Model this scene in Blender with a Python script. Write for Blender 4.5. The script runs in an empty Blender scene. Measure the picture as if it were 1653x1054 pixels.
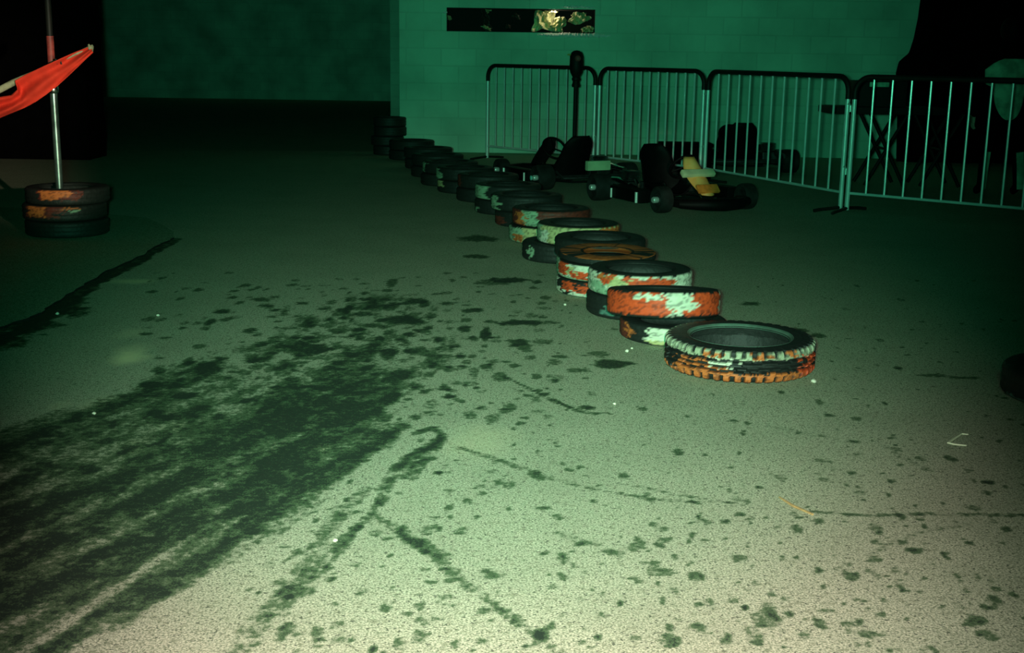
import bpy, bmesh, math, random
import numpy as np
from mathutils import Vector, Matrix
random.seed(7)
R_ = np.random.RandomState(11)
SC = bpy.context.scene
COL = SC.collection
PI = math.pi
# ------------------------------------------------------------------ camera
HC, F, W, H = 1.25, 2000.0, 1653.0, 1054.0
PITCH = math.atan((527 - 85) / F); ROLL = 0.015
cp, sp = math.cos(PITCH), math.sin(PITCH)
FW = Vector((0, cp, -sp)); R0 = Vector((1, 0, 0)); U0 = Vector((0, sp, cp))
RT = R0 * math.cos(ROLL) + U0 * math.sin(ROLL)
UP = -R0 * math.sin(ROLL) + U0 * math.cos(ROLL)
CAM = Vector((0, 0, HC))
cd = bpy.data.cameras.new('camera'); co = bpy.data.objects.new('camera', cd); COL.objects.link(co)
cd.sensor_fit = 'HORIZONTAL'; cd.sensor_width = 36; cd.lens = F / W * 36; cd.clip_end = 200; cd.clip_start = 0.05
m = Matrix(((RT.x, UP.x, -FW.x, 0), (RT.y, UP.y, -FW.y, 0), (RT.z, UP.z, -FW.z, HC), (0, 0, 0, 1)))
co.matrix_world = m
SC.camera = co

def ray(px, py):
    return FW + RT * ((px - W / 2) / F) - UP * ((py - H / 2) / F)
def at(px, py, z=0.0):
    d = ray(px, py); t = (z - HC) / d.z
    return CAM + d * t
def onY(px, py, Y):
    d = ray(px, py); return CAM + d * (Y / d.y)
def gd(px, Y):                       # ground point at depth Y under image column px
    lo, hi = 90.0, 1400.0
    p = Vector((0, Y, 0))
    for _ in range(3):
        # solve for the row whose ground depth is Y
        a, b = 105.0, 3000.0
        for _ in range(40):
            mdl = (a + b) / 2
            if at(px, mdl).y > Y or ray(px, mdl).z >= 0: a = mdl
            else: b = mdl
        p = at(px, (a + b) / 2)
        break
    return Vector((p.x, Y, 0))

# ------------------------------------------------------------------ materials
def mat(name, col, rough=.6, metal=0., noise=0., nscale=20., bump=0., spec=.5, dark=None):
    m = bpy.data.materials.new(name); m.use_nodes = True
    nt = m.node_tree; b = nt.nodes['Principled BSDF']
    b.inputs['Roughness'].default_value = rough; b.inputs['Metallic'].default_value = metal
    b.inputs['Specular IOR Level'].default_value = spec
    b.inputs['Base Color'].default_value = (*col, 1)
    if noise or bump:
        tc = nt.nodes.new('ShaderNodeTexCoord'); n = nt.nodes.new('ShaderNodeTexNoise')
        n.inputs['Scale'].default_value = nscale; n.inputs['Detail'].default_value = 5
        nt.links.new(tc.outputs['Object'], n.inputs['Vector'])
        if noise:
            r = nt.nodes.new('ShaderNodeValToRGB')
            r.color_ramp.elements[0].position = .35; r.color_ramp.elements[1].position = .65
            dk = dark or tuple(c * (1 - noise) for c in col)
            r.color_ramp.elements[0].color = (*dk, 1); r.color_ramp.elements[1].color = (*col, 1)
            nt.links.new(n.outputs['Fac'], r.inputs['Fac']); nt.links.new(r.outputs['Color'], b.inputs['Base Color'])
        if bump:
            bp = nt.nodes.new('ShaderNodeBump'); bp.inputs['Strength'].default_value = bump
            bp.inputs['Distance'].default_value = .02
            nt.links.new(n.outputs['Fac'], bp.inputs['Height']); nt.links.new(bp.outputs['Normal'], b.inputs['Normal'])
    return m
M = {}
M['rubber'] = mat('rubber', (.016, .02, .018), .75, noise=.5, nscale=12, bump=.2, spec=.3)
M['blackpaint'] = mat('black_paint', (.008, .008, .008), .6, noise=.3, spec=.2)
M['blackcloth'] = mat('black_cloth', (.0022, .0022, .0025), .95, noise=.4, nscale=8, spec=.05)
M['steel'] = mat('galvanised_steel', (.95, .95, .93), .28, .15, noise=.15, nscale=9, spec=1.0)
M['polesteel'] = mat('worn_pole_steel', (.22, .34, .30), .35, .8, noise=.6, nscale=9)
M['darktube'] = mat('dark_tube', (.012, .012, .010), .6, noise=.5, nscale=6, spec=.3)  # near-black tone for top rails, feet and the upper pole tube
M['chrome'] = mat('chrome', (.85, .88, .84), .22, 1.)
M['hub'] = mat('hub_metal', (.75, .8, .75), .4, .5)
M['red'] = mat('red_fabric', (.72, .045, .022), .85, noise=.18, nscale=14, spec=.2)
M['staff'] = mat('pale_wood_staff', (.42, .45, .28), .7, noise=.4, nscale=25)
M['redpaint'] = mat('chipped_red_paint', (.35, .05, .04), .6, noise=.6, nscale=20)
M['cream'] = mat('cream_plastic', (.62, .68, .42), .5, noise=.25, nscale=6)
M['palegreen'] = mat('pale_green_plastic', (.55, .72, .42), .5, noise=.3, nscale=7)
M['yellow'] = mat('yellow_panel', (.72, .55, .16), .5, noise=.35, nscale=6, dark=(.75, .3, .06))
M['orange'] = mat('orange_panel', (.75, .26, .04), .5, noise=.3)
M['magenta'] = mat('dark_red_panel', (.25, .02, .05), .5, noise=.4)
M['teal'] = mat('teal_reflector', (.25, .75, .65), .25)
M['seat'] = mat('black_seat', (.0035, .0035, .0035), .6, noise=.3, spec=.12)
M['engine'] = mat('engine_metal', (.05, .05, .05), .5, .6, noise=.5)
M['foam'] = mat('torn_white_foam', (.95, .95, .92), .9, noise=.08, nscale=30, bump=.15)
M['sheet'] = mat('crumpled_cream_sheet', (.88, .85, .5), .6, noise=.35, nscale=5, bump=.3, spec=.3)
M['sheetdark'] = mat('crumpled_dark_sheet', (.10, .10, .085), .35, noise=.5, nscale=5, bump=.3)
M['stone'] = mat('pale_stone', (.8, .78, .62), .8, noise=.3, nscale=60)
M['wire'] = mat('pale_plastic_tie', (.7, .8, .55), .5)
M['stick'] = mat('tan_stick', (.42, .30, .12), .8, noise=.3, nscale=60)
M['shirt'] = mat('pale_green_cloth', (.40, .75, .52), .9, noise=.5, nscale=10, bump=.3, spec=.1)
M['skin'] = mat('skin', (.45, .3, .22), .6)
M['hair'] = mat('black_hair', (.006, .005, .005), .7, noise=.5, nscale=60, bump=.3, spec=.1)
M['niche'] = mat('niche_black', (.004, .004, .004), .9)

def attr_mat(name, rough, bumpscale=None):
    m = bpy.data.materials.new(name); m.use_nodes = True; nt = m.node_tree; b = nt.nodes['Principled BSDF']
    a = nt.nodes.new('ShaderNodeAttribute'); a.attribute_name = 'paint'
    nt.links.new(a.outputs['Color'], b.inputs['Base Color'])
    b.inputs['Roughness'].default_value = rough; b.inputs['Specular IOR Level'].default_value = .35
    tc = nt.nodes.new('ShaderNodeTexCoord'); n = nt.nodes.new('ShaderNodeTexNoise')
    n.inputs['Scale'].default_value = 45; nt.links.new(tc.outputs['Object'], n.inputs['Vector'])
    bp = nt.nodes.new('ShaderNodeBump'); bp.inputs['Strength'].default_value = .35; bp.inputs['Distance'].default_value = .01
    nt.links.new(n.outputs['Fac'], bp.inputs['Height']); nt.links.new(bp.outputs['Normal'], b.inputs['Normal'])
    return m
M['tyrepaint'] = attr_mat('painted_rubber', .6)

# ------------------------------------------------------------------ object helpers
def empty(name, loc=(0, 0, 0), rz=0):
    o = bpy.data.objects.new(name, None); COL.objects.link(o); o.location = loc; o.rotation_euler = (0, 0, rz)
    o.empty_display_size = .1; return o
def tag(o, label=None, cat=None, group=None, kind=None):
    if label: o['label'] = label
    if cat: o['category'] = cat
    if group: o['group'] = group
    if kind: o['kind'] = kind
    return o
def obj(name, bm, m, parent=None, smooth=True, loc=None, rot=None):
    me = bpy.data.meshes.new(name)
    bmesh.ops.recalc_face_normals(bm, faces=bm.faces)
    if smooth:
        for f in bm.faces: f.smooth = True
    bm.to_mesh(me); bm.free()
    me.materials.append(m)
    o = bpy.data.objects.new(name, me); COL.objects.link(o)
    if smooth:
        try: me.set_sharp_from_angle(angle=math.radians(40))
        except Exception: pass
    if parent: o.parent = parent
    if loc is not None: o.location = loc
    if rot is not None: o.rotation_euler = rot
    return o
def box(bm, c, s, rot=None, bev=0.):
    r = bmesh.ops.create_cube(bm, size=1); vs = r['verts']
    mt = Matrix.Translation(c) @ (rot or Matrix.Identity(4)) @ Matrix.Diagonal((*s, 1))
    bmesh.ops.transform(bm, matrix=mt, verts=vs)
    if bev:
        es = list({e for v in vs for e in v.link_edges})
        bmesh.ops.bevel(bm, geom=es, offset=bev, segments=2, affect='EDGES', profile=.7)
def tube(bm, pts, r, seg=10, closed=False, cap=True):
    pts = [Vector(p) for p in pts]; n = len(pts); rings = []
    rr = r if isinstance(r, (list, tuple)) else [r] * n
    prev = None
    for i, p in enumerate(pts):
        if closed: t = pts[(i + 1) % n] - pts[i - 1]
        else: t = pts[min(i + 1, n - 1)] - pts[max(i - 1, 0)]
        t.normalize()
        if prev is None:
            a = Vector((0, 0, 1)) if abs(t.z) < .9 else Vector((1, 0, 0))
            u = t.cross(a).normalized()
        else:
            u = (prev - t * prev.dot(t)).normalized()
        prev = u; v = t.cross(u)
        rings.append([bm.verts.new(p + (u * math.cos(2 * PI * k / seg) + v * math.sin(2 * PI * k / seg)) * rr[i]) for k in range(seg)])
    rng = range(n if closed else n - 1)
    for i in rng:
        a, b = rings[i], rings[(i + 1) % n]
        for k in range(seg):
            bm.faces.new((a[k], a[(k + 1) % seg], b[(k + 1) % seg], b[k]))
    if cap and not closed:
        bm.faces.new(rings[0][::-1]); bm.faces.new(rings[-1])
def lathe(bm, prof, seg=32, closed=False, mt=None):
    rings = []
    for k in range(seg):
        a = 2 * PI * k / seg
        rings.append([bm.verts.new(Vector((r * math.cos(a), r * math.sin(a), z))) for r, z in prof])
    n = len(prof)
    for k in range(seg):
        A, B = rings[k], rings[(k + 1) % seg]
        for i in range(n if closed else n - 1):
            j = (i + 1) % n
            try: bm.faces.new((A[i], B[i], B[j], A[j]))
            except Exception: pass
    vs = [v for r in rings for v in r]
    bmesh.ops.remove_doubles(bm, verts=vs, dist=1e-5)
    if mt is not None:
        bmesh.ops.transform(bm, matrix=mt, verts=[v for v in bm.verts])
def arc(c, r, a0, a1, n, plane='xz'):
    out = []
    for i in range(n + 1):
        a = math.radians(a0 + (a1 - a0) * i / n)
        if plane == 'xz': out.append(Vector((c[0] + r * math.cos(a), c[1], c[2] + r * math.sin(a))))
        elif plane == 'xy': out.append(Vector((c[0] + r * math.cos(a), c[1] + r * math.sin(a), c[2])))
    return out

# ------------------------------------------------------------------ numpy noise
_T = R_.rand(256, 256)
def vnoise(x, y, seed=0):
    x = x + seed * 17.3; y = y + seed * 9.1
    xi = np.floor(x).astype(int); yi = np.floor(y).astype(int)
    fx = x - xi; fy = y - yi; fx = fx * fx * (3 - 2 * fx); fy = fy * fy * (3 - 2 * fy)
    a = _T[xi % 256, yi % 256]; b = _T[(xi + 1) % 256, yi % 256]
    c = _T[xi % 256, (yi + 1) % 256]; d = _T[(xi + 1) % 256, (yi + 1) % 256]
    return (a * (1 - fx) + b * fx) * (1 - fy) + (c * (1 - fx) + d * fx) * fy
def fbm(x, y, o=4, seed=0):
    s = 0; a = .5; t = 0
    for i in range(o):
        s = s + a * vnoise(x * 2 ** i, y * 2 ** i, seed + i * 3); t += a; a *= .55
    return s / t
def sstep(a, b, x):
    t = np.clip((x - a) / (b - a), 0, 1); return t * t * (3 - 2 * t)

# ================================================================== FLOOR
def build_floor():
    xs = np.concatenate([np.linspace(-16, -4, 13)[:-1], np.arange(-4.0, 5.2, .0125), np.linspace(5.2, 10, 8)[1:]])
    ys = np.concatenate([np.linspace(-2, 2.2, 6)[:-1], np.arange(2.2, 5.6, .0125), np.arange(5.6, 11, .03), np.linspace(11, 33, 24)])
    nx, ny = len(xs), len(ys)
    X, Y = np.meshgrid(xs, ys)
    x = X.ravel(); y = Y.ravel()
    st = np.zeros_like(x); pale = np.zeros_like(x)
    n1 = fbm(x * 9, y * 9, 4, 1); n2 = fbm(x * 30, y * 30, 3, 5)
    # direction of the racing line
    a = at(0, 1000); b = at(600, 620); dv = Vector((b.x - a.x, b.y - a.y)).normalized()
    u = x * dv.x + y * dv.y; v = -x * dv.y + y * dv.x
    v2 = v + .035 * (fbm(u * .8, v * .8, 2, 4) - .5) * 4 * .5
    streak = fbm(v2 * 9, u * .9, 4, 2) * .6 + fbm(v2 * 26, u * 3.0, 3, 7) * .4
    blot = fbm(x * 16, y * 11, 4, 21)
    # rubbered-in zone
    poly = [(-60, 700), (140, 640), (330, 575), (420, 520), (520, 470), (700, 470), (790, 530), (770, 600), (700, 650), (690, 710),
            (600, 790), (500, 850), (400, 880), (270, 960), (160, 1010), (60, 1080), (-200, 1200), (-300, 900)]
    P = [at(px, py) for px, py in poly]
    inside = np.zeros_like(x, bool); dmin = np.full_like(x, 1e9)
    for i in range(len(P)):
        p, q = P[i], P[(i + 1) % len(P)]
        cond = ((p.y > y) != (q.y > y)) & (x < (q.x - p.x) * (y - p.y) / (q.y - p.y + 1e-12) + p.x)
        inside ^= cond
        ex, ey = q.x - p.x, q.y - p.y
        t = np.clip(((x - p.x) * ex + (y - p.y) * ey) / (ex * ex + ey * ey), 0, 1)
        dmin = np.minimum(dmin, np.hypot(x - p.x - t * ex, y - p.y - t * ey))
    sd = np.where(inside, dmin, -dmin)
    near = sstep(5.2, 3.6, y)                       # solid rubber near, spotted far
    zone = sstep(-.02, .30, sd + (streak - .5) * .5)
    st += zone * near * (.30 + .75 * sstep(.40, .60, streak * .7 + blot * .3))
    st += zone * .12
    spot = sstep(.56, .64, fbm(x * 7 + 3, y * 5, 3, 33) + .0 * u)
    st += zone * (1 - near) * spot * .8
    st += zone * .55 * sstep(.52, .62, fbm(x * 24, y * 15, 3, 41))
    # explicit tyre marks  (image-space polyline, width m, strength)
    marks = [([(-30, 752), (110, 690), (220, 640), (330, 598)], .10, .8), ([(-20, 800), (30, 778), (70, 752)], .04, 1.6),
             ([(-40, 862), (200, 765), (400, 690), (520, 625), (600, 560)], .09, .75), ([(-40, 940), (250, 800), (450, 700), (600, 600)], .09, .7),
             ([(-40, 1010), (200, 890), (400, 780), (560, 680), (650, 600)], .08, .7), ([(60, 1060), (300, 920), (480, 800), (640, 690)], .07, .75),
             ([(370, 1070), (480, 930), (540, 840), (590, 790)], .035, .45), ([(440, 990), (520, 900), (600, 830), (640, 760), (715, 702)], .03, .5),
             ([(660, 770), (690, 735), (715, 705), (700, 690), (670, 700)], .03, .8), ([(640, 755), (665, 735), (690, 722)], .025, .8),
             ([(605, 830), (650, 865), (700, 898), (760, 950), (840, 1005)], .022, .6), ([(640, 850), (670, 875), (712, 895)], .035, .5),
             ([(735, 720), (800, 742), (900, 775), (960, 790), (1060, 806), (1130, 812)], .022, .45),
             ([(815, 608), (860, 630), (900, 650)], .008, .9), ([(890, 645), (935, 664), (962, 668)], .018, 1.1), ([(935, 664), (990, 668)], .008, .6),
             ([(1310, 826), (1400, 832), (1500, 830), (1660, 832)], .016, .6), ([(1000, 780), (1100, 800), (1200, 815)], .015, .35),
             ([(900, 860), (990, 890), (1080, 925)], .022, .35), ([(800, 980), (860, 1020), (900, 1054)], .02, .35),
             ([(0, 548), (40, 528), (76, 507), (110, 485), (147, 460), (188, 436), (229, 419)], .07, 2.4),
             ([(-20, 556), (40, 530), (76, 510), (110, 488)], .15, 1.9), ([(229, 419), (255, 402), (284, 386)], .045, 2.0),
             ([(490, 960), (540, 900), (580, 850)], .02, .5), ([(1250, 690), (1420, 720), (1500, 760)], .02, .25),
             ([(1350, 920), (1480, 860), (1600, 840)], .02, .2)]
    for pl, w, s in marks:
        pts = [at(*p) for p in pl]; dm = np.full_like(x, 1e9)
        x0 = min(p.x for p in pts) - .4; x1 = max(p.x for p in pts) + .4; y0 = min(p.y for p in pts) - .4; y1 = max(p.y for p in pts) + .4
        ix = np.where((x > x0) & (x < x1) & (y > y0) & (y < y1))[0]
        xx, yy = x[ix], y[ix]; dm = np.full_like(xx, 1e9)
        for p, q in zip(pts[:-1], pts[1:]):
            ex, ey = q.x - p.x, q.y - p.y
            t = np.clip(((xx - p.x) * ex + (yy - p.y) * ey) / (ex * ex + ey * ey + 1e-9), 0, 1)
            dm = np.minimum(dm, np.hypot(xx - p.x - t * ex, yy - p.y - t * ey))
        dm = dm + (n1[ix] - .5) * w * 1.6
        g = s * sstep(w, w * .45, dm) * (.35 + 1.1 * sstep(.35, .6, n2[ix] * .5 + n1[ix] * .5))
        st[ix] = np.maximum(st[ix], 0) + g * (1 - .4 * np.clip(st[ix], 0, 1))
    blobs = [(632, 458, 16, 15, .8), (668, 487, 40, 11, 1), (685, 491, 26, 13, 1), (718, 490, 30, 7, 1.2), (759, 501, 38, 7, 1.2), (562, 499, 16, 15, 1),
             (586, 507, 26, 7, 1), (489, 489, 20, 5, 1), (631, 494, 36, 11, 1), (644, 516, 84, 11, 1.3), (600, 526, 32, 6, 1), (749, 531, 18, 12, 1.2),
             (784, 542, 15, 30, 1.4), (792, 519, 22, 5, 1), (846, 521, 78, 8, 1.5), (708, 550, 20, 10, 1.1), (648, 549, 26, 7, 1), (607, 553, 28, 16, .9),
             (627, 571, 32, 20, .9), (545, 535, 30, 10, .9), (503, 545, 24, 7, .9), (496, 526, 30, 6, .9), (839, 552, 28, 10, 1), (880, 553, 42, 14, .7),
             (965, 571, 42, 8, .7), (990, 588, 60, 13, 1.4), (904, 576, 30, 6, 1), (928, 598, 44, 7, .8), (743, 576, 18, 7, 1), (725, 595, 24, 12, .8),
             (948, 657, 32, 8, 1.3), (878, 636, 18, 6, 1.1), (834, 452, 78, 9, 1.4), (795, 456, 66, 8, .7), (767, 414, 48, 7, 1), (766, 601, 16, 22, .6),
             (757, 619, 34, 8, .5), (521, 642, 28, 22, .9), (632, 644, 24, 22, .8), (555, 632, 44, 18, .5), (610, 663, 22, 12, .7), (775, 385, 60, 11, 1),
             (338, 520, 17, 9, 1.2), (358, 503, 24, 6, 1.2), (418, 483, 50, 6, 1), (425, 555, 28, 12, 1), (401, 534, 22, 10, 1), (304, 581, 15, 14, 1),
             (331, 591, 34, 20, .8), (300, 640, 34, 9, .9), (1597, 779, 24, 7, 1.3), (1437, 777, 14, 6, 1.2), (1476, 888, 30, 10, 1), (1459, 876, 20, 8, .8),
             (1388, 796, 26, 8, .6), (1194, 830, 20, 7, 1), (1291, 835, 18, 6, 1.2), (1177, 811, 9, 5, 1.3), (1118, 810, 26, 7, .8), (1045, 798, 22, 9, .6),
             (1069, 854, 20, 11, .6), (1237, 1000, 52, 28, .6), (1334, 985, 36, 11, .7), (1400, 1024, 26, 12, .8), (1375, 1006, 34, 9, .7), (1065, 923, 54, 12, .6),
             (1601, 981, 10, 8, 1), (1564, 1008, 14, 8, 1.2), (1183, 755, 18, 5, .9), (1183, 679, 20, 5, .9), (1207, 683, 12, 4, 1), (1429, 651, 9, 5, 1.2),
             (1129, 977, 16, 9, .8), (1185, 904, 12, 8, .7), (876, 821, 36, 9, 1), (692, 852, 38, 8, .6), (942, 877, 22, 8, .8), (986, 891, 38, 8, .5),
             (626, 868, 28, 10, .6), (549, 1034, 26, 11, .5), (777, 1034, 28, 9, .5), (719, 763, 36, 5, .5), (775, 784, 28, 8, .5), (1210, 490, 32, 6, 1),
             (1290, 533, 22, 6, 1.1), (1322, 542, 22, 6, 1), (1500, 606, 60, 5, .8), (1560, 610, 60, 5, .8), (150, 700, 30, 10, .5), (360, 770, 60, 20, .5),
             (1250, 560, 18, 5, .8), (470, 460, 22, 5, .8), (380, 470, 18, 5, .8), (320, 560, 20, 8, .8), (270, 545, 20, 7, .7), (450, 500, 22, 6, .9),
             (530, 515, 20, 6, .9), (575, 540, 20, 8, .9), (690, 530, 24, 6, .8), (905, 468, 20, 5, .5), (520, 565, 26, 10, .8), (460, 585, 30, 12, .7)]
    for bx, by, bw, bh, s in blobs:
        c = at(bx, by); rx = abs(at(bx + bw / 2, by).x - c.x); ry = abs(at(bx, by - bh / 2).y - at(bx, by + bh / 2).y) / 2
        ix = np.where((abs(x - c.x) < rx * 2.2) & (abs(y - c.y) < ry * 2.2))[0]
        q = np.sqrt(((x[ix] - c.x) / rx) ** 2 + ((y[ix] - c.y) / ry) ** 2) + (n1[ix] - .5) * 1.5 + (n2[ix] - .5) * .6
        st[ix] += s * sstep(1.15, .55, q)
    # random spatter, denser in the middle distance
    for i in range(1300):
        if i < 330: px_, py_ = R_.uniform(230, 900), R_.uniform(440, 680)
        else: px_, py_ = R_.uniform(400, 1700), R_.uniform(440, 1054)
        c = at(px_, py_); rx = R_.uniform(.008, .03) * (1.3 if i < 330 else .8 if i < 620 else .45); ry = rx * R_.uniform(.8, 2.2)
        ix = np.where((abs(x - c.x) < rx * 2) & (abs(y - c.y) < ry * 2))[0]
        q = np.sqrt(((x[ix] - c.x) / rx) ** 2 + ((y[ix] - c.y) / ry) ** 2) + (n2[ix] - .5) * .8
        st[ix] += R_.uniform(.35, 1.0) * sstep(1.1, .5, q)
    pales = [(205, 578, 70, 26, 1.0), (215, 565, 60, 30, .5), (210, 454, 90, 10, .8), (210, 538, 50, 20, .35), (770, 712, 130, 60, .3), (160, 652, 60, 24, .3), (515, 720, 34, 20, .6),
             (8, 745, 20, 12, .8), (215, 722, 50, 24, .4), (95, 655, 40, 20, .25), (280, 690, 50, 20, .25)]
    for bx, by, bw, bh, s in pales:
        c = at(bx, by); rx = abs(at(bx + bw / 2, by).x - c.x); ry = abs(at(bx, by - bh / 2).y - at(bx, by + bh / 2).y) / 2
        q = np.sqrt(((x - c.x) / rx) ** 2 + ((y - c.y) / ry) ** 2) + (n1 - .5) * .8
        pale += s * sstep(1.3, .2, q)
    me = bpy.data.meshes.new('floor')
    co_ = np.zeros((nx * ny, 3), np.float32); co_[:, 0] = x; co_[:, 1] = y
    me.vertices.add(nx * ny); me.vertices.foreach_set('co', co_.ravel())
    i = np.arange(nx - 1)[None, :] + nx * np.arange(ny - 1)[:, None]
    quads = np.stack([i, i + 1, i + nx + 1, i + nx], -1).reshape(-1, 4).astype(np.int32)
    nq = len(quads)
    me.loops.add(nq * 4); me.loops.foreach_set('vertex_index', quads.ravel())
    me.polygons.add(nq); me.polygons.foreach_set('loop_start', (np.arange(nq) * 4).astype(np.int32))
    me.update(calc_edges=True)
    for nm, arr in (('stain', st), ('pale', pale)):
        at_ = me.attributes.new(nm, 'FLOAT', 'POINT'); at_.data.foreach_set('value', np.clip(arr, 0, 1.6).astype(np.float32))
    o = bpy.data.objects.new('floor', me); COL.objects.link(o); o['kind'] = 'structure'
    return o
def floor_mat(name, base=(.45, .47, .34), attrs=True):
    m = bpy.data.materials.new(name); m.use_nodes = True; nt = m.node_tree; N = nt.nodes; L = nt.links
    b = N['Principled BSDF']; b.inputs['Roughness'].default_value = .9; b.inputs['Specular IOR Level'].default_value = .3
    g = N.new('ShaderNodeNewGeometry')
    def noise(s, d, sc=(1, 1, 1)):
        mp = N.new('ShaderNodeMapping'); mp.inputs['Scale'].default_value = sc
        n = N.new('ShaderNodeTexNoise'); n.inputs['Scale'].default_value = s; n.inputs['Detail'].default_value = d
        n.inputs['Roughness'].default_value = .65
        L.new(g.outputs['Position'], mp.inputs['Vector']); L.new(mp.outputs['Vector'], n.inputs['Vector']); return n.outputs['Fac']
    def mr(v, a, b_, c, d):
        k = N.new('ShaderNodeMapRange'); k.inputs[1].default_value = a; k.inputs[2].default_value = b_; k.inputs[3].default_value = c; k.inputs[4].default_value = d
        L.new(v, k.inputs[0]); return k.outputs[0]
    def math_(op, a, b_):
        k = N.new('ShaderNodeMath'); k.operation = op
        for i, z in enumerate((a, b_)):
            if isinstance(z, (int, float)): k.inputs[i].default_value = z
            else: L.new(z, k.inputs[i])
        return k.outputs[0]
    def mixc(f, a, b_):
        k = N.new('ShaderNodeMix'); k.data_type = 'RGBA'; k.clamp_factor = True
        if isinstance(f, (int, float)): k.inputs[0].default_value = f
        else: L.new(f, k.inputs[0])
        for i, z in ((6, a), (7, b_)):
            if isinstance(z, tuple): k.inputs[i].default_value = (*z, 1)
            else: L.new(z, k.inputs[i])
        return k.outputs[2]
    fine = noise(190, 3); mid = noise(48, 4); big = noise(2.2, 5); grit = noise(85, 2)
    c = mixc(mr(fine, .38, .60, 0, 1), tuple(v * k for v, k in zip(base, (.34, .44, .36))), tuple(min(v * 1.45, 1) for v in base))
    c = mixc(mr(mid, .55, .62, 0, .55), c, (.16, .20, .11))
    c = mixc(mr(big, .45, .7, 0, .30), c, (.22, .27, .17))
    c = mixc(mr(grit, .605, .64, 0, .8), c, (.035, .06, .035))
    if attrs:
        a = N.new('ShaderNodeAttribute'); a.attribute_name = 'stain'
        p = N.new('ShaderNodeAttribute'); p.attribute_name = 'pale'
        c = mixc(math_('MULTIPLY', p.outputs['Fac'], .8), c, (.85, .82, .50))
        g1 = math_('ADD', mr(mid, .3, .7, -.55, .55), mr(fine, .3, .7, -.60, .60))
        s = math_('ADD', a.outputs['Fac'], math_('MULTIPLY', g1, mr(a.outputs['Fac'], .02, .25, 0, 1)))
        c = mixc(mr(s, .25, .60, 0, .92), c, (.052, .118, .045))
        c = mixc(mr(s, .85, 1.35, 0, .92), c, (.012, .028, .018))
    L.new(c, b.inputs['Base Color'])
    bp = N.new('ShaderNodeBump'); bp.inputs['Strength'].default_value = .4; bp.inputs['Distance'].default_value = .006
    L.new(fine, bp.inputs['Height']); L.new(bp.outputs['Normal'], b.inputs['Normal'])
    return m
fl = build_floor(); M['floor'] = floor_mat('worn_asphalt'); fl.data.materials.append(M['floor'])

# raised slab at left
M['slab'] = floor_mat('pale_concrete_slab', (.30, .36, .24), False)
edge = [(-500, 640), (-120, 568), (0, 527), (47, 513), (76, 497), (118, 470), (147, 451), (188, 429), (229, 412), (253, 397), (281, 383), (280, 374), (259, 361), (235, 351), (190, 347), (60, 335), (-300, 335)]
bm = bmesh.new(); SL = .012
pts = []
for i in range(len(edge)):
    a, b = edge[i], edge[(i + 1) % len(edge)]
    k = 6 if 0 < i < 12 else 1
    for j in range(k):
        t = j / k; x_, y_ = a[0] * (1 - t) + b[0] * t, a[1] * (1 - t) + b[1] * t
        p = at(x_, y_, SL)
        if 1 < i < 10: p.x += random.uniform(-.012, .012); p.y += random.uniform(-.02, .02)
        pts.append(p)
top = [bm.verts.new(p) for p in pts]; bot = [bm.verts.new((p.x, p.y, -.01)) for p in pts]
bm.faces.new(top)
for i in range(len(top)): bm.faces.new((top[i], bot[i], bot[(i + 1) % len(top)], top[(i + 1) % len(top)]))
o = obj('trim_1', bm, M['slab'], smooth=False); o['kind'] = 'structure'
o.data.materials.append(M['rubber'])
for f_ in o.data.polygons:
    if abs(f_.normal.z) < .5: f_.material_index = 1

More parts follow.
